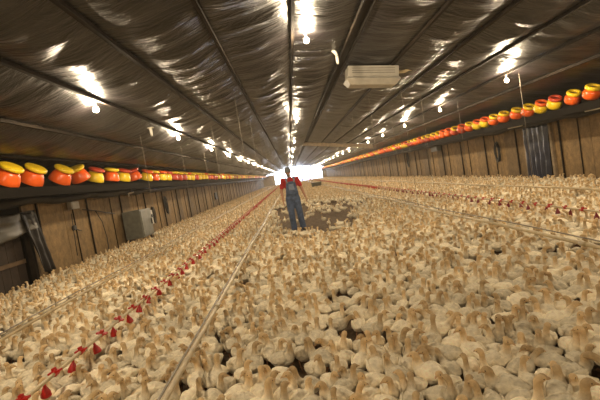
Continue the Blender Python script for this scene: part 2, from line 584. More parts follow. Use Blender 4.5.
# white unlit fittings hanging from the purlins
def unlit_fitting(px, py, z, label, bent=False):
    t = thing('unlit_lamp_fitting', label, 'lamp fitting', (px, py, z), 0, 'unlit white fittings on the ceiling')
    bm = bmesh.new()
    tube(bm, [(0, 0, 0), (0, 0, 0.06), (0, 0, 0.17)], [0.018, 0.03, 0.03], 10)
    obj('tube', bm, M['white'], t, True)
    bm = bmesh.new()
    if bent:
        tube(bm, [(0, 0, 0.17), (-0.02, 0, 0.23), (-0.09, 0, 0.31), (-0.12, 0, 0.4)], [0.03, 0.035, 0.03, 0.02], 10)
        obj('elbow', bm, M['white'], t, True)
        bm = bmesh.new(); tube(bm, [(-0.12, 0, 0.4), (-0.12, 0, roof_z(px) - z - .02)], 0.006, 6)
    else:
        tube(bm, [(0, 0, 0.17), (0, 0, 0.185)], [0.075, 0.065], 14)
        obj('collar', bm, M['white'], t)
        bm = bmesh.new(); tube(bm, [(0, 0, 0.185), (0, 0, max(0.22, roof_z(px) - z - .02))], 0.006, 6)
    obj('cord', bm, M['black_rubber'], t)
    return t


def at(px, py, Y):
    """world point on the ray through pixel at hall depth Y"""
    dc = Vector((px - 300, 200 - py, -F))
    dw = Vector((rt.dot(dc), d.dot(dc), up.dot(dc)))
    return Vector((0, 0, CAM_H)) + dw * (Y / dw.y)


for (px, py, H, lb, bt) in ((548, 74, 1.42, 'white unlit tube fitting above the right feeder row, beyond the bright bulb', False),
                            (338, 64, 2.05, 'white bent unlit fitting left of the box heater', True),
                            (152, 136, 1.35, 'white unlit tube fitting between the two near left bulbs', False)):
    v1 = at(px, py, 1.0)
    Y = H / (v1.z - CAM_H)
    p = at(px, py, Y)
    unlit_fitting(p.x, p.y, p.z, lb, bt)

# ------------------------------------------------------------------ feeders on the ledges
def feeder_meshes():
    out = {}
    bm = bmesh.new()                                                # outer pan like a deep bowl, hollow
    lathe(bm, [(0.12, 0.0), (0.185, 0.012), (0.215, 0.06), (0.222, 0.12), (0.205, 0.165), (0.165, 0.195), (0.15, 0.20), (0.145, 0.19), (0.18, 0.16), (0.195, 0.12), (0.18, 0.05), (0.1, 0.02)], 32)
    out['bowl'] = bm
    bm = bmesh.new()                                                # rolled collar ring
    pr = []
    for k in range(12):
        an = 2 * PI * k / 12
        pr.append((0.155 + 0.05 * math.cos(an), 0.235 + 0.042 * math.sin(an)))
    lathe(bm, pr, 32, closed=True)
    out['collar'] = bm
    bm = bmesh.new()                                                # inner funnel seen inside the collar
    lathe(bm, [(0.105, 0.235), (0.09, 0.17), (0.03, 0.13), (0.001, 0.12)], 20)
    out['funnel'] = bm
    bm = bmesh.new()                                                # bell-shaped bowl turned upside down, wide mouth down
    lathe(bm, [(0.235, 0.0), (0.238, 0.015), (0.225, 0.07), (0.19, 0.13), (0.165, 0.16), (0.12, 0.17), (0.11, 0.16), (0.16, 0.14), (0.18, 0.12), (0.212, 0.06), (0.222, 0.0)], 32, closed=True)
    out['bell'] = bm
    bm = bmesh.new()                                                # shallow dish lid
    lathe(bm, [(0.001, 0.178), (0.17, 0.178), (0.20, 0.185), (0.212, 0.20), (0.21, 0.22), (0.19, 0.232), (0.15, 0.238), (0.001, 0.24)], 32)
    out['dish'] = bm
    res = {}
    for k, b in out.items():
        bmesh.ops.recalc_face_normals(b, faces=b.faces)
        me = bpy.data.meshes.new(k)
        b.to_mesh(me); b.free()
        me.polygons.foreach_set('use_smooth', [True] * len(me.polygons))
        res[k] = me
    return res


FM = feeder_meshes()
FMc = {}


def fmesh(k, c):
    if (k, c) not in FMc:
        me = FM[k].copy()
        me.materials.clear()
        me.materials.append(M[c])
        FMc[(k, c)] = me
    return FMc[(k, c)]


NUM = ['first', 'second', 'third', 'fourth', 'fifth', 'sixth', 'seventh', 'eighth', 'ninth', 'tenth', 'eleventh', 'twelfth']
CN = {'orange': 'orange', 'yellow': 'yellow', 'red_dull': 'dull red', 'red': 'red'}
protos = {}


def feeder(side, low, hi, loc, tilt, label, group):
    key = (side, low, hi)
    if key not in protos:
        root = bpy.data.objects.new('poultry_feeder', None)
        kids = []
        if side == 'right':
            kids = [('bowl', fmesh('bowl', low)), ('collar', fmesh('collar', hi)), ('funnel', fmesh('funnel', 'darkred'))]
        else:
            kids = [('bowl', fmesh('bell', low)), ('lid', fmesh('dish', hi))]
        protos[key] = kids
    t = thing('poultry_feeder', label, 'feeder', loc, 0, group)
    t.rotation_euler = tilt
    t.scale = (0.85, 0.85, 1.15) if side == 'right' else (1.0, 1.0, 1.5)
    for nm, me_ in protos[key]:
        link(nm, me_, t)
    return t


# right row, from the nearest one the photo shows
pat_r = [('orange', 'yellow'), ('orange', 'yellow'), ('yellow', 'red_dull'), ('yellow', 'orange'), ('orange', 'yellow'), ('orange', 'yellow'), ('orange', 'yellow'), ('orange', 'yellow'),
         ('yellow', 'orange'), ('yellow', 'orange'), ('orange', 'yellow'), ('red_dull', 'orange')]
XF_R, XF_L = 7.35, -5.24
y = 9.93
i = 0
while y < Y1 - 4:
    lo, hi = pat_r[i] if i < len(pat_r) else random.choice([('orange', 'yellow'), ('yellow', 'orange'), ('orange', 'orange'), ('red_dull', 'yellow')])
    if i < 12:
        lb = '%s bowl feeder with %s collar, %s along the right ledge' % (CN[lo], CN[hi], NUM[i])
    else:
        lb = 'small %s bowl feeder with %s collar far along the right ledge' % (CN[lo], CN[hi])
    f_ = feeder('right', lo, hi, (XF_R + random.uniform(-.03, .03), y, LEDGE_R + 0.09), (random.uniform(.5, .62), random.uniform(-.05, .08), 0), lb, 'feeders along the right ledge')
    i += 1
    y += 0.69 + random.uniform(-.03, .03)

pat_l = [('orange', 'yellow'), ('orange', 'yellow'), ('orange', 'yellow'), ('orange', 'yellow'), ('yellow', 'red_dull'), ('orange', 'yellow'), ('yellow', 'red_dull'), ('orange', 'red_dull'),
         ('yellow', 'orange'), ('orange', 'yellow'), ('yellow', 'orange'), ('yellow', 'red_dull')]
yl = [7.95, 8.74, 9.74, 10.77, 11.55, 12.5, 13.4, 14.5, 15.5]
i = 0
y = 7.95
while y < Y1 - 4:
    lo, hi = pat_l[i] if i < len(pat_l) else random.choice([('orange', 'yellow'), ('yellow', 'orange'), ('yellow', 'yellow'), ('red_dull', 'yellow')])
    if i < 12:
        lb = '%s bell feeder under a %s lid, %s along the left ledge' % (CN[lo], CN[hi], NUM[i])
    else:
        lb = 'small %s bell feeder with %s lid far along the left ledge' % (CN[lo], CN[hi])
    tl = (0.05, .62 if i < 3 else random.uniform(.25, .55), 0)
    if i == 3: tl = (0.45, -0.1, 0)
    if i == 7: tl = (0.3, -0.1, 0)
    f_ = feeder('left', lo, hi, (XF_L + random.uniform(-.03, .03), y, LEDGE - .02 + (0.10 if i in (3, 7) else 0.07)), tl, lb, 'feeders along the left ledge')
    i += 1
    y = yl[i] if i < len(yl) else y + 0.90 + random.uniform(-.05, .05)

# ------------------------------------------------------------------ feed pipes and drinker lines
def cords_of(t, x, z, y0, step, side=0.0):
    k = 0
    yy = y0
    while yy < 9: yy += step
    while yy < 60:
        bm = bmesh.new()
        tube(bm, [(x, yy, z), (x + side, yy, roof_z(x) - 0.04)], 0.0045, 5)
        obj('suspension_cord', bm, M['galv'], t)
        yy += step


def feed_pipe(x, z, r, label, y0, two=False, cords=3.66):
    t = thing('feed_pipe', label, 'pipe', (0, 0, 0), 0)
    bm = bmesh.new()
    pts = [(x + 0.012 * math.sin(yy * .7), yy, z + 0.012 * math.sin(yy * 0.9 + x)) for yy in np.arange(y0, Y1 - 1, 1.0)]
    tube(bm, pts, r, 10)
    obj('pipe', bm, M['pvc'], t, True)
    if two:
        bm = bmesh.new()
        tube(bm, [(p[0] + 0.01, p[1], p[2] + 0.062) for p in pts], r * 0.4, 8)
        obj('shock_wire', bm, M['galv'], t, True)
    cords_of(t, x, z, y0 + 2.0, cords)
    # couplings
    yy = y0 + 1.2
    k = 0
    while yy < 60 and k < 18:
        bm = bmesh.new()
        tube(bm, [(x + 0.012 * math.sin(yy * .7), yy - 0.05, z + 0.012 * math.sin(yy * .9 + x)), (x + 0.012 * math.sin(yy * .7), yy + 0.05, z + 0.012 * math.sin(yy * .9 + x))], r * 1.35, 12)
        obj('coupling', bm, M['pvc'], t, True)
        yy += 3.05
        k += 1
    return t


PZ = 0.30
feed_pipe(-3.3, PZ, 0.021, 'beige feed pipe nearest the left wall, running through the flock', -3, two=True)
feed_pipe(-0.97, PZ, 0.02, 'beige pipe running just right of the left red drinker line', -3, two=True)
feed_pipe(2.92, PZ, 0.021, 'beige pipe on the near side of the right red drinker line', -3, two=True)
feed_pipe(5.75, PZ, 0.021, 'beige pipe nearest the right wall, beyond the red drinkers', -3, two=False)


def drinker_line(x, z, label, y0, first, cup_mat='red'):
    t = thing('drinker_line', label, 'drinker line', (0, 0, 0), 0)
    bm = bmesh.new()
    tube(bm, [(x, yy, z) for yy in np.arange(y0, Y1 - 1, 2.0)], 0.016, 10)
    obj('water_pipe', bm, M['pvc'], t, True)
    cords_of(t, x, z, y0 + 1.0, 3.66)
    # clamp saddle
    bm = bmesh.new()
    tube(bm, [(0, -0.03, 0), (0, 0.03, 0)], 0.027, 10)
    box(bm, (0.035, 0, 0.012), (0.045, 0.05, 0.016))
    box(bm, (-0.035, 0, 0.012), (0.045, 0.05, 0.016))
    box(bm, (0, 0, 0.035), (0.03, 0.035, 0.03))
    cl = bpy.data.meshes.new('clamp'); bm.to_mesh(cl); bm.free(); cl.materials.append(M['red'])
    # hanging cup: stem and bell-shaped catch cup
    bm = bmesh.new()
    lathe(bm, [(0.010, -0.005), (0.013, -0.04), (0.022, -0.055), (0.040, -0.095), (0.046, -0.125), (0.046, -0.135), (0.038, -0.135), (0.02, -0.10), (0.006, -0.09)], 14)
    cp = bpy.data.meshes.new('cup'); bm.to_mesh(cp); bm.free(); cp.materials.append(M[cup_mat])
    cp.polygons.foreach_set('use_smooth', [True] * len(cp.polygons))
    bm = bmesh.new()
    bms = bmesh.new()
    n = 0
    yy = first
    while yy < Y1 - 2:
        if n < 50:
            c1 = link('clamp', cl, t); c1.location = (x, yy, z)
            c1.rotation_euler = (0, random.uniform(-.5, .5), 0); c1.scale = (.85,) * 3
            c2 = link('drinker_cup', cp, t); c2.location = (x, yy + random.uniform(.1, .3), z); c2.scale = (.82,) * 3; c2.rotation_euler = (random.uniform(-.2, .2), random.uniform(-.2, .2), 0)
        else:
            box(bms, (x, yy, z), (0.07, 0.06, 0.06))
            box(bms, (x, yy + .2, z - .07), (0.07, 0.07, 0.13))
        n += 1
        yy += 0.4
    bm.free()
    tag(obj('distant_cups', bms, M['red'], t), kind='stuff')
    return t


drinker_line(-2.03, PZ + 0.01, 'left drinker line with bright red cups along a beige pipe', 0.5, 0.8)
drinker_line(4.2, PZ + 0.01, 'right drinker line with dark red cups along a beige pipe', 0.5, 0.9, 'darkred')

# ------------------------------------------------------------------ things on the walls
# grey control box on the left wall
def wall_pt(px, py, side):
    xw = XL if side == 'left' else XR
    v1 = at(px, py, 1.0)
    Y = xw / v1.x
    return at(px, py, Y)


p = wall_pt(131, 223, 'left')
t = thing('control_cabinet', 'grey metal control cabinet on the left wall', 'cabinet', (XL + 0.06, p.y - .3, p.z - .05), 0)
bm = bmesh.new(); box(bm, (0.32, 0, 0), (0.62, 1.1, 0.98)); obj('cabinet_body', bm, M['grey_metal'], t, bevel=0.01)
bm = bmesh.new(); box(bm, (0.64, 0, 0), (0.03, 1.02, 0.9)); dr = obj('cabinet_door', bm, M['grey_metal'], t, bevel=0.005)
bm = bmesh.new(); box(bm, (0.67, 0.42, 0), (0.04, 0.04, 0.2)); obj('handle', bm, M['black_rubber'], dr)
bm = bmesh.new(); tube(bm, [(0.1, -.5, -.49), (0.08, -.5, -.8), (0.06, -.45, -1.0)], 0.025, 8); obj('conduit', bm, M['black_rubber'], t)
t = thing('switch_box', 'small white switch box beside the grey control cabinet', 'switch box', (XL + 0.03, p.y + 1.1, p.z + 0.05), 0)
bm = bmesh.new(); box(bm, (0.2, 0, 0), (0.4, 0.3, 0.55)); obj('box_body', bm, M['white_metal'], t, bevel=0.01)
bm = bmesh.new(); box(bm, (0.41, 0, .05), (0.03, 0.08, 0.12)); obj('switch', bm, M['black_rubber'], t)


def cable_coil(x, y, z, inn, label, r=0.2, n=5, sc=1.6):
    t = thing('cable_coil', label, 'cable', (x, y, z), 0)
    bm = bmesh.new()
    pts = []
    for k in range(n * 14 + 1):
        an = 2 * PI * k / 14
        rr = r * (1 + 0.12 * math.sin(k * 0.7))
        pts.append((inn * (0.05 + 0.03 * math.sin(k * .37)), rr * math.sin(an) * 0.7, rr * sc * math.cos(an) + 0.03 * math.sin(k * .3)))
    tube(bm, pts, 0.02, 6)
    obj('coil', bm, M['black_rubber'], t, True)
    bm = bmesh.new(); tube(bm, [(-0.02 * inn, 0, r * sc), (inn * 0.1, 0, r * sc), (inn * .1, 0, r * sc + .04)], 0.01, 6); obj('hook', bm, M['galv'], t)


q = wall_pt(150, 216, 'left')
cable_coil(XL + 0.02, q.y + .3, q.z, 1, 'black cable coil hanging right of the grey control cabinet', 0.2)
q = wall_pt(162, 206, 'left')
cable_coil(XL + 0.06, q.y + .3, q.z, 1, 'tangled dark cable coil, second one right of the control cabinet', 0.2, 4, 1.9)
q = wall_pt(499, 152, 'right')
cable_coil(XR - 0.02, q.y, q.z, -1, 'black cable coil hanging left of the dark plastic doorway', 0.22)
q = wall_pt(409, 160, 'right')
cable_coil(XR - 0.02, q.y, q.z, -1, 'small black coil far along the right wall', 0.3, 4, 1.5)


def wall_box(px, py, side, sy, sz, label, mt='white_metal', depth=0.12):
    q = wall_pt(px, py, side)
    inn = 1 if side == 'left' else -1
    x = XL if side == 'left' else XR
    t = thing('junction_box', label, 'box', (x + inn * 0.03, q.y, q.z), 0)
    bm = bmesh.new(); box(bm, (inn * depth / 2, 0, 0), (depth, sy, sz)); obj('box_body', bm, M[mt], t, bevel=0.008)
    bm = bmesh.new(); box(bm, (inn * (depth + .006), 0, 0), (0.012, sy * .86, sz * .82)); obj('cover', bm, M[mt], t, bevel=0.004)
    return t


wall_box(70, 206, 'left', 0.42, 0.2, 'pale flat junction box high on the left wall near the doorway')
wall_box(215, 196, 'left', 0.9, 0.55, 'dark square vent box further along the left wall', 'black_rubber', 0.08)
wall_box(438, 148, 'right', 1.0, 0.32, 'grey box with a dark base on the right wall', 'grey_metal', 0.2)
wall_box(515, 91 + 22, 'right', 0.2, 0.12, 'tiny grey box under the right ledge', 'grey_metal')
# round black thermostat with a tail of cable
q = wall_pt(73, 228, 'left')
t = thing('thermostat', 'small round black thermostat with a dangling cable on the left wall', 'thermostat', (XL, q.y, q.z))
bm = bmesh.new(); tube(bm, [(0, 0, 0), (0.07, 0, 0)], 0.07, 16); obj('dial', bm, M['black_rubber'], t)
bm = bmesh.new(); tube(bm, [(0.03, 0.02, -.02), (0.06, .2, -.1), (.04, .35, -.12)], 0.012, 6); obj('cable', bm, M['black_rubber'], t)


# short white tube lights clipped under the ledges
def white_bar(px, py, side, ln, label, xoff=0.35, bent=False):
    xw = XL + xoff if side == 'left' else XR - xoff
    v1 = at(px, py, 1.0)
    Y = xw / v1.x
    q = at(px, py, Y)
    t = thing('white_bracket_tube', label, 'tube', (q.x, q.y, q.z), 0, 'short white tubes under the ledges')
    bm = bmesh.new()
    if bent:
        tube(bm, [(0, -ln / 2, -.12), (0, -ln / 2, 0), (0, 0, 0.01), (0, ln / 2, .02)], 0.022, 8)
    else:
        tube(bm, [(0, -ln / 2, 0), (0, 0, 0), (0, ln / 2, 0)], 0.025, 8)
    obj('tube', bm, M['white'], t, True)
    LZ = (LEDGE if side == 'left' else LEDGE_R) - .12 - q.z
    bm = bmesh.new(); tube(bm, [(0, 0, 0.02), (0, 0, LZ if LZ > .03 else .04)], 0.01, 6); obj('clip', bm, M['galv'], t)


white_bar(515, 127, 'right', 0.9, 'short white tube under the right ledge, left of the dark doorway')
white_bar(595, 109, 'right', 0.7, 'short white tube under the right ledge at the edge of view')
white_bar(131, 193, 'left', 0.5, 'short white bent tube under the left ledge above the control cabinet', 0.35, True)

# cables drooping on the left wall
def droop(side, pix, label, rad=0.014):
    pts = []
    for (px, py) in pix:
        q = wall_pt(px, py, side)
        q.x += 0.07 if side == 'left' else -0.07
        pts.append(q)
    o = pts[0].copy()
    bm = bmesh.new(); tube(bm, [p - o for p in pts], rad, 6)
    c = obj('wall_cable', bm, M['black_rubber'], None, True)
    c.location = o
    tag(c, label, 'cable')


droop('left', [(80, 210), (93, 211), (104, 213), (113, 214)], 'black cable running level from the junction box to the control cabinet')
droop('left', [(93, 211), (100, 222), (105, 238), (107, 252), (108, 260)], 'black cable curving down the left wall below the junction box')
droop('left', [(69, 214), (71, 230), (73, 243), (75, 256)], 'thin cable hanging straight down the left wall under the thermostat', 0.01)

# doorway on the left: frame, dark boarded door and the tarp draped over it
bm = bmesh.new()
y0_, y1_, zt = LD
for yy in (y0_, y1_):
    box(bm, (XL + .02, yy, zt / 2), (0.12, 0.1, zt))
box(bm, (XL + .02, (y0_ + y1_) / 2, zt), (0.12, y1_ - y0_ + .1, 0.1))
tag(obj('door_1', bm, M['dark_wood']), 'dark doorway frame in the left wall', kind='structure')
t = thing('plank_door', 'dark brown plank door closing the left doorway', 'door', (XL - .12, (y0_ + y1_) / 2, 0))
bm = bmesh.new()
n = 9
for k in range(n):
    wv = (y1_ - y0_ - .16) / n
    box(bm, (0, -(y1_ - y0_) / 2 + .08 + wv * (k + .5), zt / 2), (0.03, wv - .012, zt - .08))
obj('plank_panel', bm, mat('door_planks', (0.035, 0.022, 0.014), .8, noise_scale=5), t)
bm = bmesh.new()
box(bm, (0.035, 0, 0.62), (0.04, y1_ - y0_ - .2, .09))
box(bm, (0.035, 0, 1.3), (0.04, y1_ - y0_ - .2, .09))
box(bm, (0.035, 0.1, .8), (0.04, .09, 1.5))
obj('cross_rail', bm, mat('door_rail', (0.12, 0.075, 0.04), .8, noise_scale=5), t)


def drape(name, corners, label, mt, cat, cols=26, rows_=16, amp=.05, fq=9):
    """hanging cloth between top edge and bottom edge polylines (x, y, z)"""
    (a0, a1), (b0, b1) = corners
    bm = bmesh.new()
    g = []
    for j in range(rows_ + 1):
        s_ = j / rows_
        row = []
        for i_ in range(cols + 1):
            u_ = i_ / cols
            top = Vector(a0).lerp(Vector(a1), u_)
            bot = Vector(b0).lerp(Vector(b1), u_)
            p_ = top.lerp(bot, s_)
            nx = amp * (math.sin(u_ * fq * 2 * PI + 1.5 * s_) * (.4 + .6 * s_) + .8 * noise.noise(Vector((u_ * 7, s_ * 4, 3))))
            row.append(bm.verts.new((p_.x + nx, p_.y, p_.z - .03 * math.sin(u_ * PI) + .02 * noise.noise(Vector((u_ * 9, s_ * 9, 1))))))
        g.append(row)
    for j in range(rows_):
        for i_ in range(cols):
            bm.faces.new((g[j][i_], g[j][i_ + 1], g[j + 1][i_ + 1], g[j + 1][i_]))
    o = obj(name, bm, mt, None, True)
    sd = o.modifiers.new('solid', 'SOLIDIFY'); sd.thickness = 0.008
    return tag(o, label, cat)


drape('draped_tarp', [((XL + .16, y0_ - .05, 1.66), (XL + .16, y1_ + .1, 1.72)), ((XL + .2, y0_ - .05, 0.98), (XL + .18, y1_ + .1, 1.3))],
      'crumpled grey brown tarp bunched across the top of the left doorway', M['grey_tarp'], 'tarp', amp=.05, fq=3)
drape('hanging_strip_curtain', [((XL + .16, y1_ - .35, 1.70), (XL + .16, y1_ + .18, 1.72)), ((XL + .22, y1_ + .0, .30), (XL + .2, y1_ + .45, .26))],
      'narrow dark plastic strip hanging on the right side of the left doorway', M['tarp'], 'tarp', cols=12, rows_=20, amp=.04, fq=2)
# doorway on the right: dark sheet curtain
bm = bmesh.new()
y0_, y1_, zt = RD
for yy in (y0_, y1_):
    box(bm, (XR - .02, yy, zt / 2), (0.12, 0.1, zt))
tag(obj('door_2', bm, M['batten']), 'doorway in the right wall', kind='structure')
drape('plastic_door_curtain', [((XR - .1, y0_ + .03, 1.9), (XR - .1, y1_ - .03, 1.9)), ((XR - .14, y0_ + .1, .04), (XR - .14, y1_ - .1, .04))],
      'dark blue black plastic curtain hanging over the right doorway', M['blue_tarp'], 'curtain', amp=.045, fq=5)

# dark tub far down the middle of the hall
p = at(317, 187, 40.0)
t = thing('feed_tub', 'dark low tub standing far behind the man', 'tub', (p.x, p.y, 0), 0)
bm = bmesh.new(); lathe(bm, [(0.34, 0.0), (0.42, .1), (0.5, 0.55), (0.53, .57), (.53, .6), (.47, .6), (.40, .12), (.3, .06)], 24); obj('tub_shell', bm, M['grey_metal'], t, True)
bm = bmesh.new(); tube(bm, [(-.5, 0, .55), (-.35, 0, .82), (0, 0, .92), (.35, 0, .82), (.5, 0, .55)], 0.02, 8); obj('handle', bm, M['galv'], t, True)

# ------------------------------------------------------------------ the farmer
def seg_shape(bm, a_, b_, ra, rb, n=4, seg=12, flat=1.0, fd=(1, 0, 0)):
    """tapered rounded limb between a_ and b_ (elliptic across fd by factor flat)"""
    a_, b_ = Vector(a_), Vector(b_)
    t_ = (b_ - a_); ln = t_.length; t_.normalize()
    s_ = Vector(fd) - Vector(fd).dot(t_) * t_
    s_.normalize()
    n_ = t_.cross(s_)
    prof = []
    for k in range(1, 5):
        an = PI / 2 * k / 4
        prof.append((-ra * math.cos(an), ra * math.sin(an)))
    prof.append((ln * .5, (ra + rb) / 2))
    for k in range(0, 4):
        an = PI / 2 * k / 4
        prof.append((ln + rb * math.sin(an), rb * math.cos(an)))
    rings = []
    for (dd, r_) in prof:
        rings.append([bm.verts.new(a_ + t_ * dd + r_ * (flat * math.cos(2 * PI * k / seg) * s_ + math.sin(2 * PI * k / seg) * n_)) for k in range(seg)])
    for r0, r1 in zip(rings, rings[1:]):
        for k in range(seg):
            bm.faces.new((r0[k], r0[(k + 1) % seg], r1[(k + 1) % seg], r1[k]))
    bm.faces.new(rings[0]); bm.faces.new(rings[-1][::-1])


def ball(bm, c, s, sub=3, rot=None):
    q_ = bmesh.ops.create_icosphere(bm, subdivisions=sub, radius=1)
    for v in q_['verts']:
        p_ = Vector((v.co.x * s[0], v.co.y * s[1], v.co.z * s[2]))
        if rot is not None: p_ = rot @ p_
        v.co = p_ + Vector(c)


def fused(name, bm, mt, parent, voxel, smooth_it=6, subs=None):
    o = obj(name, bm, mt, parent, True)
    r_ = o.modifiers.new('remesh', 'REMESH'); r_.mode = 'VOXEL'; r_.voxel_size = voxel; r_.use_smooth_shade = True
    s_ = o.modifiers.new('smooth', 'SMOOTH'); s_.iterations = smooth_it; s_.factor = 0.5
    return o


def farmer(loc, rz):
    t = thing('person', 'man in a grey cap, red T-shirt and denim bib overalls standing in the bare patch', 'person', loc, rz)
    # faces -Y (towards the camera); X is his left hand side in the picture's right
    sh = {-1: Vector((-.195, .01, 1.43)), 1: Vector((.195, .01, 1.43))}
    el = {-1: Vector((-.275, .03, 1.15)), 1: Vector((.285, .04, 1.16))}
    wr_ = {-1: Vector((-.27, -.06, .90)), 1: Vector((.34, -.03, .92))}
    hip = {-1: Vector((-.095, 0, .92)), 1: Vector((.095, 0, .92))}
    kn = {-1: Vector((-.10, -.05, .50)), 1: Vector((.125, -.02, .50))}
    an = {-1: Vector((-.09, .03, .09)), 1: Vector((.16, .06, .09))}
    hc = Vector((-0.02, -.035, 1.64))
    R = Matrix.Rotation(math.radians(-14), 3, 'Z') @ Matrix.Rotation(math.radians(12), 3, 'X')
    bm = bmesh.new()
    ball(bm, hc + R @ Vector((0, .012, .02)), (.078, .097, .105), rot=R)          # skull
    ball(bm, hc + R @ Vector((0, -.035, -.055)), (.058, .062, .062), rot=R)        # jaw
    ball(bm, hc + R @ Vector((0, -.10, -.012)), (.014, .022, .026), 2, rot=R)      # nose
    ball(bm, hc + R @ Vector((0, -.085, .028)), (.052, .02, .014), 2, rot=R)       # brow
    ball(bm, hc + R @ Vector((0, -.092, -.055)), (.028, .012, .009), 2, rot=R)     # lips
    for s_ in (-1, 1):
        ball(bm, hc + R @ Vector((s_ * .08, .012, -.005)), (.013, .026, .036), 2, rot=R)   # ears
        ball(bm, hc + R @ Vector((s_ * .04, -.07, -.018)), (.022, .02, .018), 2, rot=R)    # cheeks
    seg_shape(bm, (0, .015, 1.42), hc + Vector((0, .02, -.06)), .062, .055)
    ball(bm, (0, .01, 1.30), (.165, .105, .19))
    ball(bm, (0, .0, 1.10), (.145, .105, .17))
    ball(bm, (0, .01, .96), (.155, .11, .12))
    for s_ in (-1, 1):
        seg_shape(bm, (0, .01, 1.41), sh[s_], .07, .062)
        seg_shape(bm, sh[s_], el[s_], .055, .042)
        seg_shape(bm, el[s_], wr_[s_], .043, .028)
        hd = (wr_[s_] - el[s_]).normalized()
        pc = wr_[s_] + hd * .06
        side_v = Vector((0, -1, 0))
        out_v = Vector((s_, 0, 0))
        seg_shape(bm, wr_[s_] + hd * .01, wr_[s_] + hd * .085, .03, .034, flat=.5, fd=out_v)
        for k in range(4):                                          # four bent fingers of unequal length
            ln = (.075, .085, .08, .062)[k]
            b0 = wr_[s_] + hd * .09 + side_v * (.027 - .018 * k)
            b1 = b0 + (hd * ln * .5 + Vector((-s_ * .006, 0, 0)))
            b2 = b1 + (hd * ln * .42 + Vector((-s_ * .022, 0, 0)))
            seg_shape(bm, b0, b1, .0095, .009, seg=8)
            seg_shape(bm, b1, b2, .009, .0075, seg=8)
        th0 = wr_[s_] + hd * .035 + side_v * .025                    # thumb from the side of the palm
        th1 = th0 + hd * .035 + side_v * .022 + Vector((-s_ * .008, 0, 0))
        seg_shape(bm, th0, th1, .012, .0105, seg=8)
        seg_shape(bm, th1, th1 + hd * .03 + side_v * .004, .0105, .008, seg=8)
        seg_shape(bm, hip[s_], kn[s_], .085, .055)
        seg_shape(bm, kn[s_], an[s_], .056, .036)
        seg_shape(bm, an[s_] + Vector((0, .02, -.03)), an[s_] + Vector((s_ * .01, -.13, -.05)), .035, .03)
    fused('body', bm, M['skin'], t, 0.0075, 3)
    # eyes
    bm = bmesh.new()
    for s_ in (-1, 1):
        ball(bm, hc + R @ Vector((s_ * .031, -.089, .008)), (.011, .007, .007), 2, rot=R)
    obj('eyes', bm, M['eye'], t, True)
    # beard and hair
    bm = bmesh.new()
    ball(bm, hc + R @ Vector((0, -.045, -.075)), (.063, .062, .052), rot=R)
    ball(bm, hc + R @ Vector((0, -.096, -.038)), (.034, .014, .009), 2, rot=R)
    obj('beard', bm, M['beard'], t, True)
    bm = bmesh.new()
    ball(bm, hc + R @ Vector((0, .035, .01)), (.083, .088, .088), rot=R)
    obj('hair', bm, M['beard'], t, True)
    # cap: crown and curved brim
    bm = bmesh.new()
    q_ = bmesh.ops.create_icosphere(bm, subdivisions=3, radius=1)
    for v in q_['verts']:
        c_ = v.co
        p_ = Vector((c_.x * .09, c_.y * .108 + .008, max(c_.z, -.12) * .088 + .05))
        v.co = hc + R @ p_
    cp = obj('cap', bm, M['cap'], t, True)
    bm = bmesh.new()
    g = []
    for j in range(7):
        r_ = .085 + .085 * j / 6
        row = []
        for k in range(13):
            an_ = math.radians(-150 + 120 * k / 12)
            row.append(bm.verts.new(hc + R @ Vector((r_ * .82 * math.cos(an_) * (1 - .02 * j), r_ * math.sin(an_) + .01, .048 - .012 * j / 6 - .9 * (math.cos(an_) * .085) ** 2 * 3))))
        g.append(row)
    for j in range(6):
        for k in range(12):
            bm.faces.new((g[j][k], g[j][k + 1], g[j + 1][k + 1], g[j + 1][k]))
    br = obj('brim', bm, M['cap'], cp, True)
    sd = br.modifiers.new('s', 'SOLIDIFY'); sd.thickness = .006
    # T-shirt
    bm = bmesh.new()
    ball(bm, (0, .01, 1.29), (.182, .122, .19))
    ball(bm, (0, .0, 1.10), (.165, .122, .17))
    for s_ in (-1, 1):
        seg_shape(bm, (s_ * .05, .01, 1.41), sh[s_], .068, .072)
        seg_shape(bm, sh[s_], sh[s_].lerp(el[s_], .66), .066, .062)
    seg_shape(bm, (0, .012, 1.40), (0, .005, 1.465), .085, .067)
    fused('t_shirt', bm, M['tshirt'], t, 0.014, 4)
    # bib overalls: trousers + bib + straps
    bm = bmesh.new()
    ball(bm, (0, .01, 1.02), (.178, .135, .15))
    ball(bm, (0, .02, .93), (.175, .135, .12))
    for s_ in (-1, 1):
        seg_shape(bm, hip[s_] + Vector((0, .01, 0)), kn[s_], .108, .088)
        seg_shape(bm, kn[s_], an[s_] + Vector((0, 0, .0)), .088, .084)
        seg_shape(bm, an[s_] + Vector((0, 0, .06)), an[s_] + Vector((0, -.01, -.005)), .082, .085)
    # bib front and back
    for sy, hgt in ((-1, 1.36), (1, 1.28)):
        pass
    ov = fused('bib_overalls', bm, M['denim'], t, 0.014, 4)

    def shell(pts_fn, nu, nv, name, mt, par, thick=.01):
        b = bmesh.new()
        g_ = [[b.verts.new(pts_fn(i_ / nu, j / nv)) for i_ in range(nu + 1)] for j in range(nv + 1)]
        for j in range(nv):
            for i_ in range(nu):
                b.faces.new((g_[j][i_], g_[j][i_ + 1], g_[j + 1][i_ + 1], g_[j + 1][i_]))
        o_ = obj(name, b, mt, par, True)
        sd_ = o_.modifiers.new('s', 'SOLIDIFY'); sd_.thickness = thick; sd_.offset = 0
        return o_

    def bib(u_, v_):
        z = 1.02 + .36 * v_
        hw = .165 - .05 * v_ ** 1.5
        x = (u_ * 2 - 1) * hw
        yv_ = -.15 * math.sqrt(max(0, 1 - (x / .205) ** 2)) + .012 - (.012 if v_ > .3 else 0)
        return Vector((x, yv_, z))
    bb = shell(bib, 14, 12, 'bib', M['denim'], ov, .012)

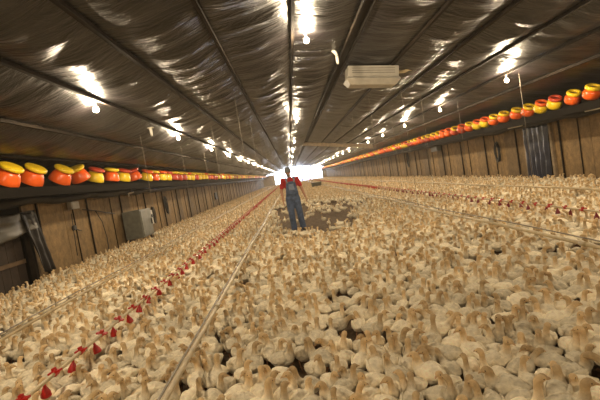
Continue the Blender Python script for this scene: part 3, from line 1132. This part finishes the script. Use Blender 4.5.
    def pocket(u_, v_):
        q1 = bib(.25 + .5 * u_, .35 + .45 * v_)
        q1.y -= .01
        return q1
    shell(pocket, 8, 6, 'bib_pocket', M['denim_light'], ov, .006)

    for s_ in (-1, 1):
        def strap(u_, v_, s_=s_):
            path = [Vector((s_ * .095, -.128, 1.36)), Vector((s_ * .105, -.118, 1.42)), Vector((s_ * .105, -.06, 1.485)), Vector((s_ * .10, .03, 1.50)), Vector((s_ * .09, .10, 1.45)), Vector((s_ * .06, .14, 1.35)), Vector((s_ * .02, .145, 1.15)), Vector((s_ * .01, .14, 1.05))]
            f_ = v_ * (len(path) - 1); k = min(int(f_), len(path) - 2)
            c_ = path[k].lerp(path[k + 1], f_ - k)
            return c_ + Vector(((u_ - .5) * .042, 0, 0))
        shell(strap, 2, 14, 'strap', M['denim_light'], ov, .01)
        b = bmesh.new(); tube(b, [(s_ * .095, -.145, 1.36), (s_ * .095, -.152, 1.36)], .014, 12)
        obj('buckle', b, M['brass'], ov)
    # boots
    for s_ in (-1, 1):
        bm = bmesh.new()
        c_ = an[s_]
        seg_shape(bm, c_ + Vector((0, .02, .10)), c_ + Vector((0, .03, -.03)), .05, .052)
        seg_shape(bm, c_ + Vector((0, .03, -.045)), c_ + Vector((s_ * .015, -.15, -.05)), .046, .042)
        for v in bm.verts:
            v.co.z = max(v.co.z, 0.0)
        fused('boot', bm, M['boot'], t, 0.012, 2)
    return t


farmer((-0.02, 11.45, 0.0), math.radians(4))

# ------------------------------------------------------------------ young turkeys
# spine points: x forward, z up, ry lateral radius, rz vertical radius
BODY = [(-.150, .150, .010, .005), (-.118, .150, .034, .018), (-.085, .146, .052, .044), (-.045, .141, .066, .060), (0.0, .138, .072, .068), (.045, .142, .068, .066), (.080, .156, .050, .052)]
WX = .86
NECKS = {
    'upright':  [(.102, .186, .033, .037, 0, 0), (.110, .225, .0245, .027, 0, 0), (.113, .262, .021, .023, 0, 0), (.119, .290, .023, .024, 0, 0), (.137, .304, .024, .0225, 0, 0), (.158, .300, .017, .015, 0, 0), (.170, .296, .007, .007, 0, 0)],
    'stretched': [(.100, .190, .032, .036, 0, 0), (.106, .240, .0235, .025, 0, 0), (.108, .292, .020, .021, 0, 0), (.113, .328, .022, .023, 0, 0), (.131, .343, .0235, .022, 0, 0), (.152, .339, .017, .015, 0, 0), (.164, .335, .007, .007, 0, 0)],
    'turned_left': [(.102, .186, .033, .037, 0, 10), (.108, .225, .0245, .027, .006, 35), (.108, .262, .021, .023, .010, 60), (.107, .290, .023, .024, .016, 80), (.103, .303, .024, .0225, .034, 90), (.100, .299, .017, .015, .055, 95), (.098, .295, .007, .007, .068, 95)],
    'turned_right': [(.102, .186, .033, .037, 0, -10), (.108, .225, .0245, .027, -.006, -30), (.110, .262, .021, .023, -.010, -50), (.113, .290, .023, .024, -.016, -65), (.119, .303, .024, .0225, -.034, -70), (.125, .299, .017, .015, -.054, -70), (.129, .295, .007, .007, -.066, -70)],
    'looking_back': [(.100, .188, .033, .037, 0, 30), (.102, .228, .0245, .027, .006, 80), (.096, .262, .021, .023, .012, 120), (.084, .288, .023, .024, .018, 150), (.065, .300, .024, .0225, .024, 160), (.044, .296, .017, .015, .030, 165), (.032, .292, .007, .007, .034, 165)],
    'reaching': [(.110, .178, .033, .037, 0, 0), (.135, .205, .0245, .027, 0, 0), (.160, .228, .021, .023, 0, 0), (.182, .243, .023, .024, 0, 0), (.202, .246, .024, .0225, 0, 0), (.221, .238, .017, .015, 0, 0), (.231, .232, .007, .007, 0, 0)],
    'pecking': [(.112, .160, .033, .037, 0, 0), (.142, .160, .0245, .027, .0, 0), (.166, .142, .021, .023, 0, 0), (.180, .118, .023, .024, 0, 0), (.188, .097, .024, .0225, 0, 0), (.190, .076, .017, .015, 0, 0), (.190, .064, .007, .007, 0, 0)],
    'hunched': [(.096, .178, .036, .040, 0, 0), (.100, .205, .030, .032, 0, 8), (.101, .226, .025, .026, .002, 12), (.106, .243, .0245, .025, .004, 16), (.121, .254, .024, .0225, .008, 18), (.141, .248, .017, .015, .014, 18), (.152, .243, .007, .007, .018, 18)],
}
POSES = list(NECKS)
BODY = [(x * WX, z, ry, rz * 1.03) for x, z, ry, rz in BODY]
for _k in NECKS:                                                    # half-grown birds: short necks
    NECKS[_k] = [(x * WX if _k not in ('reaching', 'pecking') else x - .014, z if z < .19 else .19 + (z - .19) * .80, ry * 1.0, rz, ly, yw) for x, z, ry, rz, ly, yw in NECKS[_k]]



def catmull(P, n):
    P = np.array(P, float)
    out = []
    m_ = len(P)
    for i_ in range(m_ - 1):
        p0, p1, p2, p3 = P[max(i_ - 1, 0)], P[i_], P[i_ + 1], P[min(i_ + 2, m_ - 1)]
        for k in range(n):
            t_ = k / n
            out.append(.5 * ((2 * p1) + (-p0 + p2) * t_ + (2 * p0 - 5 * p1 + 4 * p2 - p3) * t_ ** 2 + (-p0 + 3 * p1 - 3 * p2 + p3) * t_ ** 3))
    out.append(P[-1])
    return np.array(out)


def poult(pose, seg, sub, pick=None, low=0.0, seed=0, puff=0.0):
    """returns verts (n,3), tris (m,3), tan factor (n,)"""
    pts = [(x, z, ry, rz, 0, 0) for x, z, ry, rz in BODY] + NECKS[pose]
    if pick:
        pts = [pts[k] for k in pick]
    P = catmull(pts, sub) if sub > 1 else np.array(pts, float)
    n = len(P)
    V_, T_, K_ = [], [], []
    C_ = np.stack([P[:, 0], P[:, 4], P[:, 1] - low], 1)
    for i_ in range(n):
        t_ = C_[min(i_ + 1, n - 1)] - C_[max(i_ - 1, 0)]
        t_ /= np.linalg.norm(t_) + 1e-9
        yw = math.radians(P[i_, 5])
        s_ = np.array([-math.sin(yw), math.cos(yw), 0])
        s_ -= s_.dot(t_) * t_
        s_ /= np.linalg.norm(s_) + 1e-9
        u_ = np.cross(t_, s_)
        for k in range(seg):
            an_ = 2 * PI * k / seg
            q_ = C_[i_] + max(P[i_, 2], .002) * math.cos(an_) * s_ + max(P[i_, 3], .002) * math.sin(an_) * u_
            if puff and P[i_, 2] > .03:
                q_ = q_ + (q_ - C_[i_]) * puff * noise.noise(Vector((q_[0] * 38 + seed * 5, q_[1] * 38, q_[2] * 38)))
            V_.append(q_)
            K_.append(min(1.0, max(0.0, (i_ / (n - 1) - .50) * 5)))
    for i_ in range(n - 1):
        for k in range(seg):
            a_, b_ = i_ * seg + k, i_ * seg + (k + 1) % seg
            c_, e_ = a_ + seg, b_ + seg
            T_ += [(a_, b_, e_), (a_, e_, c_)]
    for k in range(1, seg - 1):
        T_.append((0, k + 1, k))
        q_ = (n - 1) * seg
        T_.append((q_, q_ + k, q_ + k + 1))
    return np.array(V_), np.array(T_), np.array(K_)


def wing_arrays(s_, seg=10, n=8, low=0.0):
    V_, T_ = [], []
    for i_ in range(n + 1):
        t_ = i_ / n
        x = (.075 - .215 * t_) * WX
        r_ = math.sin(PI * min(t_ * 1.0 + .06, 1) ** .75) ** .7 if 0 < t_ < 1 else .05
        zc = .158 - .012 * t_
        yc = .056 + .012 * math.sin(PI * t_) - .03 * t_ ** 2
        for k in range(seg):
            an_ = 2 * PI * k / seg
            V_.append((x, s_ * (yc + .016 * r_ * math.cos(an_)), zc - low + .040 * r_ * math.sin(an_)))
    for i_ in range(n):
        for k in range(seg):
            a_, b_ = i_ * seg + k, i_ * seg + (k + 1) % seg
            T_ += [(a_, b_, b_ + seg), (a_, b_ + seg, a_ + seg)]
    for k in range(1, seg - 1):
        T_.append((0, k + 1, k)); q_ = n * seg; T_.append((q_, q_ + k, q_ + k + 1))
    return np.array(V_), np.array(T_)


def leg_arrays(s_, seg=5):
    bm_ = bmesh.new()
    tube(bm_, [(-.005, s_ * .035, .10), (-.02, s_ * .036, .055), (-.004, s_ * .037, .008)], [.013, .0065, .006], seg)
    for an_ in (-.45, 0, .45, PI):
        l_ = .045 if an_ != PI else .02
        tube(bm_, [(-.004, s_ * .037, .008), (-.004 + l_ * math.cos(an_), s_ * .037 + l_ * math.sin(an_), .004)], [.005, .003], 4)
    bmesh.ops.triangulate(bm_, faces=bm_.faces)
    bm_.verts.index_update()
    V_ = np.array([v.co[:] for v in bm_.verts]); T_ = np.array([[v.index for v in f_.verts] for f_ in bm_.faces])
    bm_.free()
    return V_, T_


def mesh_np(name, V_, T_, tint=None, mats=(), smooth=True, matidx=None):
    me_ = bpy.data.meshes.new(name)
    me_.vertices.add(len(V_)); me_.vertices.foreach_set('co', V_.astype(np.float32).ravel())
    me_.loops.add(len(T_) * 3); me_.loops.foreach_set('vertex_index', T_.astype(np.int32).ravel())
    me_.polygons.add(len(T_))
    me_.polygons.foreach_set('loop_start', np.arange(0, len(T_) * 3, 3, dtype=np.int32))
    me_.polygons.foreach_set('use_smooth', np.full(len(T_), smooth))
    for m_ in mats: me_.materials.append(m_)
    if matidx is not None:
        me_.polygons.foreach_set('material_index', matidx.astype(np.int32))
    me_.update(calc_edges=True)
    if tint is not None:
        at_ = me_.color_attributes.new('tint', 'FLOAT_COLOR', 'POINT')
        at_.data.foreach_set('color', tint.astype(np.float32).ravel())
    return me_


def tint_arr(K_, g_):
    o_ = np.ones((len(K_), 4)); o_[:, 0] = K_; o_[:, 1] = g_; o_[:, 2] = 0
    return o_


def eye_arrays(pose):
    """two small eyes on the head's sides"""
    N_ = NECKS[pose]; h_ = N_[4]; f_ = N_[5]
    c_ = np.array([(h_[0] * .6 + f_[0] * .4), h_[4] * .6 + f_[4] * .4, h_[1] * .6 + f_[1] * .4 + .003])
    yw = math.radians(h_[5])
    s_ = np.array([-math.sin(yw), math.cos(yw), 0])
    bm_ = bmesh.new()
    for k in (-1, 1):
        ball(bm_, c_ + s_ * k * .0205, (.0045,) * 3, 1)
    bmesh.ops.triangulate(bm_, faces=bm_.faces); bm_.verts.index_update()
    V_ = np.array([v.co[:] for v in bm_.verts]); T_ = np.array([[v.index for v in q_.verts] for q_ in bm_.faces]); bm_.free()
    return V_, T_


# prototypes for the nearest birds
TINTS = [0.15, 0.5, 0.85]
proto = {}
for pi_, pose in enumerate(POSES):
    for ti, g_ in enumerate(TINTS):
        V_, T_, K_ = poult(pose, 18, 3, seed=pi_ * 3 + ti, puff=.16)
        ev, et = eye_arrays(pose)
        VV = np.vstack([V_, ev]); TT = np.vstack([T_, et + len(V_)])
        mi = np.concatenate([np.zeros(len(T_)), np.ones(len(et))])
        proto[(pose, ti)] = mesh_np('poult_body', VV, TT, tint_arr(np.concatenate([K_, np.zeros(len(ev))]), g_), (M['plumage'], M['eye']), matidx=mi)
    # beak cone
    a_, b_ = np.array(NECKS[pose][5]), np.array(NECKS[pose][6])
    A = Vector((b_[0], b_[4], b_[1])); D_ = (A - Vector((a_[0], a_[4], a_[1]))).normalized()
    bm = bmesh.new()
    tube(bm, [A - D_ * .006, A + D_ * .004, A + D_ * .014 + Vector((0, 0, -.002)), A + D_ * .02 + Vector((0, 0, -.005))], [.0085, .0075, .005, .0015], 8)
    me = bpy.data.meshes.new('beak'); bm.to_mesh(me); bm.free(); me.materials.append(M['beak'])
    me.polygons.foreach_set('use_smooth', [True] * len(me.polygons))
    proto[(pose, 'beak')] = me
wing_me, leg_me = {}, {}
for s_ in (-1, 1):
    V_, T_ = wing_arrays(s_)
    for ti, g_ in enumerate(TINTS):
        wing_me[(s_, ti)] = mesh_np('wing', V_, T_, tint_arr(np.zeros(len(V_)), min(1, g_ + .15)), (M['plumage'],))
    V_, T_ = leg_arrays(s_)
    leg_me[s_] = mesh_np('leg', V_, T_, None, (M['legskin'],))

# ---- placement
PATCH_C, PATCH_R = (0.75, 15.9), (2.0, 6.3)


def in_patch(x, y, k=1.0):
    wob = 1 + .18 * np.sin(3 * np.arctan2(y - PATCH_C[1], (x - PATCH_C[0]) * 2.5) + 1)
    return ((x - PATCH_C[0]) / PATCH_R[0]) ** 2 + ((y - PATCH_C[1]) / PATCH_R[1]) ** 2 < (k * wob) ** 2


SP = 0.162
rows_y = np.arange(0.7, Y1 - 1, SP * .9)
pos = []
for j, yy in enumerate(rows_y):
    xs_ = np.arange(XL + .34, XR - .34, SP) + (SP / 2 if j % 2 else 0)
    pos.append(np.stack([xs_, np.full_like(xs_, yy)], 1))
pos = np.vstack(pos)
pos += RNG.normal(0, .032, pos.shape)
# a few open gaps
gapn = np.array([noise.noise(Vector((x * 1.1, y * 1.1, 4.0))) for x, y in pos])
drop = RNG.random(len(pos)) < np.where(gapn > .22, .34, .05)
pos = pos[~drop]
inp = in_patch(pos[:, 0], pos[:, 1])
scat = (pos[:, 0] > PATCH_C[0] - .2) & (pos[:, 1] > 15) 
core = in_patch(pos[:, 0], pos[:, 1], .82)
keep = ~inp | (RNG.random(len(pos)) < np.where(~core, .4, np.where(scat, .2, .04)))
dm = np.hypot(pos[:, 0] + .02, pos[:, 1] - 11.45)
keep &= dm > .38
cab = next(o_ for o_ in C.objects if o_.name.startswith('control_cabinet')).location
keep &= ~((pos[:, 0] < XL + .9) & (np.abs(pos[:, 1] - cab.y - .2) < 1.3))
keep &= ~((np.abs(pos[:, 1] - 13.7) < .9) & (pos[:, 0] > XR - .42))
tub = next(o_ for o_ in C.objects if o_.name.startswith('feed_tub')).location
keep &= np.hypot(pos[:, 0] - tub.x, pos[:, 1] - tub.y) > .7
pos = pos[keep]
yaw = RNG.random(len(pos)) * 2 * PI

# relax the near birds so that bodies press against each other instead of crossing
near = np.where((pos[:, 1] < 6.4) & (pos[:, 0] > -4.5) & (pos[:, 0] < 4.5))[0]
px_, yw_ = pos[near].copy(), yaw[near].copy()
for it in range(70):
    dv = np.stack([np.cos(yw_), np.sin(yw_)], 1)
    A = px_ + dv * .039; B = px_ - dv * .043
    D2 = np.vstack([A, B])
    diff = D2[:, None, :].astype(np.float32) - D2[None, :, :].astype(np.float32)
    dist = np.sqrt((diff ** 2).sum(2)) + 1e-6
    nN = len(near)
    idx = np.arange(2 * nN)
    dist[idx, idx] = 9; dist[idx[:nN], idx[nN:]] = 9; dist[idx[nN:], idx[:nN]] = 9
    ov_ = np.clip(.120 - dist, 0, None)
    Fv = (diff / dist[..., None] * ov_[..., None]).sum(1) * .30
    px_ += (Fv[:nN] + Fv[nN:]) * .5
    tq = (dv[:, 0] * (Fv[:nN, 1] - Fv[nN:, 1]) - dv[:, 1] * (Fv[:nN, 0] - Fv[nN:, 0]))
    yw_ += tq * 5
pos[near] = px_; yaw[near] = yw_
scl = RNG.normal(.86, .05, len(pos)).clip(.74, 1.0)
pose_i = RNG.choice(len(POSES), len(pos), p=[.24, .06, .13, .13, .08, .11, .08, .17])
tint_g = RNG.integers(0, 3, len(pos))

# which birds are the 300 nearest in the frame
rel = np.stack([pos[:, 0], pos[:, 1], np.full(len(pos), .2 - CAM_H)], 1)
cx = rel @ np.array(rt[:]); 
# camera axes in world: columns of the camera matrix
Mw = np.array(m.to_3x3())
cc = rel @ Mw
sx_ = 300 + F * cc[:, 0] / -cc[:, 2]
sy_ = 200 - F * cc[:, 1] / -cc[:, 2]
inside = (cc[:, 2] < -.5) & (sx_ > -6) & (sx_ < 606) & (sy_ < 412) & (sy_ > 0)
cand = np.where(inside)[0]
cand = cand[np.argsort(-cc[cand, 2])]
nearest = cand[:300]
is_ind = np.zeros(len(pos), bool)
is_ind[nearest] = True

POSE_TXT = {'upright': 'neck upright', 'stretched': 'neck stretched tall', 'turned_left': 'head turned to its left', 'turned_right': 'head turned to its right',
            'looking_back': 'looking back', 'reaching': 'neck reaching forward', 'pecking': 'head lowered', 'hunched': 'neck drawn in'}


def facing(yw):
    a_ = (math.degrees(yw) + 360) % 360
    return ['facing right', 'facing away', 'facing left', 'facing the viewer'][int(((a_ + 45) % 360) // 90)]


def lane(x):
    if x < -2.03: return 'left of drinker line'
    if x < -0.97: return 'between the left lines'
    if x < 0.4: return 'beside the beige pipe'
    if x < 1.6: return 'centre right'
    return 'far right'


ys_n = np.sort(pos[nearest, 1])
QY = (ys_n[75], ys_n[150], ys_n[225])
keyed = {}
for bi in nearest:
    yb = pos[bi, 1]
    band = 'front rows' if yb < QY[0] else 'second rows' if yb < QY[1] else 'third rows' if yb < QY[2] else 'fourth rows'
    keyed.setdefault((POSE_TXT[POSES[pose_i[bi]]], facing(yaw[bi]), band, lane(pos[bi, 0])), []).append(bi)
bird_label = {}
for (a1_, a2_, a3_, a4_), L1 in keyed.items():
    L1.sort(key=lambda q: sx_[q])
    for n_, bi in enumerate(L1):
        ex = '' if len(L1) == 1 else (['leftmost', 'rightmost'] if len(L1) == 2 else ['leftmost', 'second', 'third', 'fourth', 'fifth', 'sixth'])[min(n_, 5)] + ' '
        bird_label[bi] = '%sturkey, %s, %s, %s %s' % (ex, a1_, a2_, a3_, a4_)


for k, bi in enumerate(nearest):
    pose = POSES[pose_i[bi]]
    ti = int(tint_g[bi])
    o = link('turkey_poult', proto[(pose, ti)])
    o.location = (pos[bi, 0], pos[bi, 1], 0.0)
    o.rotation_euler = (0, 0, yaw[bi])
    o.scale = (scl[bi],) * 3
    lb = bird_label[bi]
    tag(o, lb, 'bird', 'young white turkeys at the front of the flock')
    link('beak', proto[(pose, 'beak')], o)
    for s_ in (-1, 1):
        link('wing', wing_me[(s_, ti)], o)
    for s_ in (-1, 1):
        link('leg', leg_me[s_], o)

# ---- everything else: one flock mesh at three levels of detail
bases = {}
for pose in POSES:
    V_, T_, K_ = poult(pose, 12, 2, puff=.12)
    w1, t1_ = wing_arrays(-1, 6, 5); w2, t2_ = wing_arrays(1, 6, 5)
    l1, s1 = leg_arrays(-1, 3); l2, s2 = leg_arrays(1, 3)
    VV = [V_, w1, w2, l1, l2]; TT = []; off = 0
    for v_, t_ in zip(VV, (T_, t1_, t2_, s1, s2)):
        TT.append(t_ + off); off += len(v_)
    mi = np.concatenate([np.zeros(len(T_) + len(t1_) + len(t2_)), np.ones(len(s1) + len(s2))])
    KK = np.concatenate([K_, np.zeros(off - len(K_))])
    bases[(pose, 0)] = (np.vstack(VV), np.vstack(TT), KK, mi)
    V_, T_, K_ = poult(pose, 8, 1, pick=[0, 2, 4, 6, 7, 9, 10, 11, 13])
    V_[:, 2] = np.where(K_ == 0, (V_[:, 2] - .14) * 1.05 + .135, V_[:, 2])
    bases[(pose, 1)] = (V_, T_, K_, np.zeros(len(T_)))
    V_, T_, K_ = poult(pose, 5, 1, pick=[1, 3, 5, 7, 9, 11, 12])
    bases[(pose, 2)] = (V_, T_, K_, np.zeros(len(T_)))

lod = np.where(pos[:, 1] < 11, 0, np.where(pos[:, 1] < 34, 1, 2))
AV, AT, AC, AM = [], [], [], []
off = 0
for pi_, pose in enumerate(POSES):
    for l_ in (0, 1, 2):
        ids = np.where((pose_i == pi_) & (lod == l_) & ~is_ind)[0]
        if not len(ids): continue
        V_, T_, K_, mi = bases[(pose, l_)]
        n = len(ids)
        c_, s_ = np.cos(yaw[ids])[:, None], np.sin(yaw[ids])[:, None]
        sc_ = scl[ids][:, None]
        X = (V_[None, :, 0] * c_ - V_[None, :, 1] * s_) * sc_ + pos[ids, 0][:, None]
        Y = (V_[None, :, 0] * s_ + V_[None, :, 1] * c_) * sc_ + pos[ids, 1][:, None]
        Z = np.broadcast_to(V_[None, :, 2], X.shape) * sc_
        AV.append(np.stack([X, Y, Z], 2).reshape(-1, 3))
        AT.append((T_[None] + (np.arange(n) * len(V_))[:, None, None] + off).reshape(-1, 3))
        tt = np.ones((n, len(V_), 4)); tt[..., 0] = K_[None]; tt[..., 1] = RNG.random(n)[:, None]; tt[..., 2] = 0
        AC.append(tt.reshape(-1, 4))
        AM.append(np.tile(mi, n))
        off += n * len(V_)
me = mesh_np('turkey_flock', np.vstack(AV), np.vstack(AT), np.vstack(AC), (M['plumage'], M['legskin']), matidx=np.concatenate(AM))
fl = link('turkey_flock', me)
tag(fl, 'dense flock of white young turkeys filling the hall to its far end', 'birds', kind='stuff')
print('birds', len(pos), 'tris', len(me.polygons))
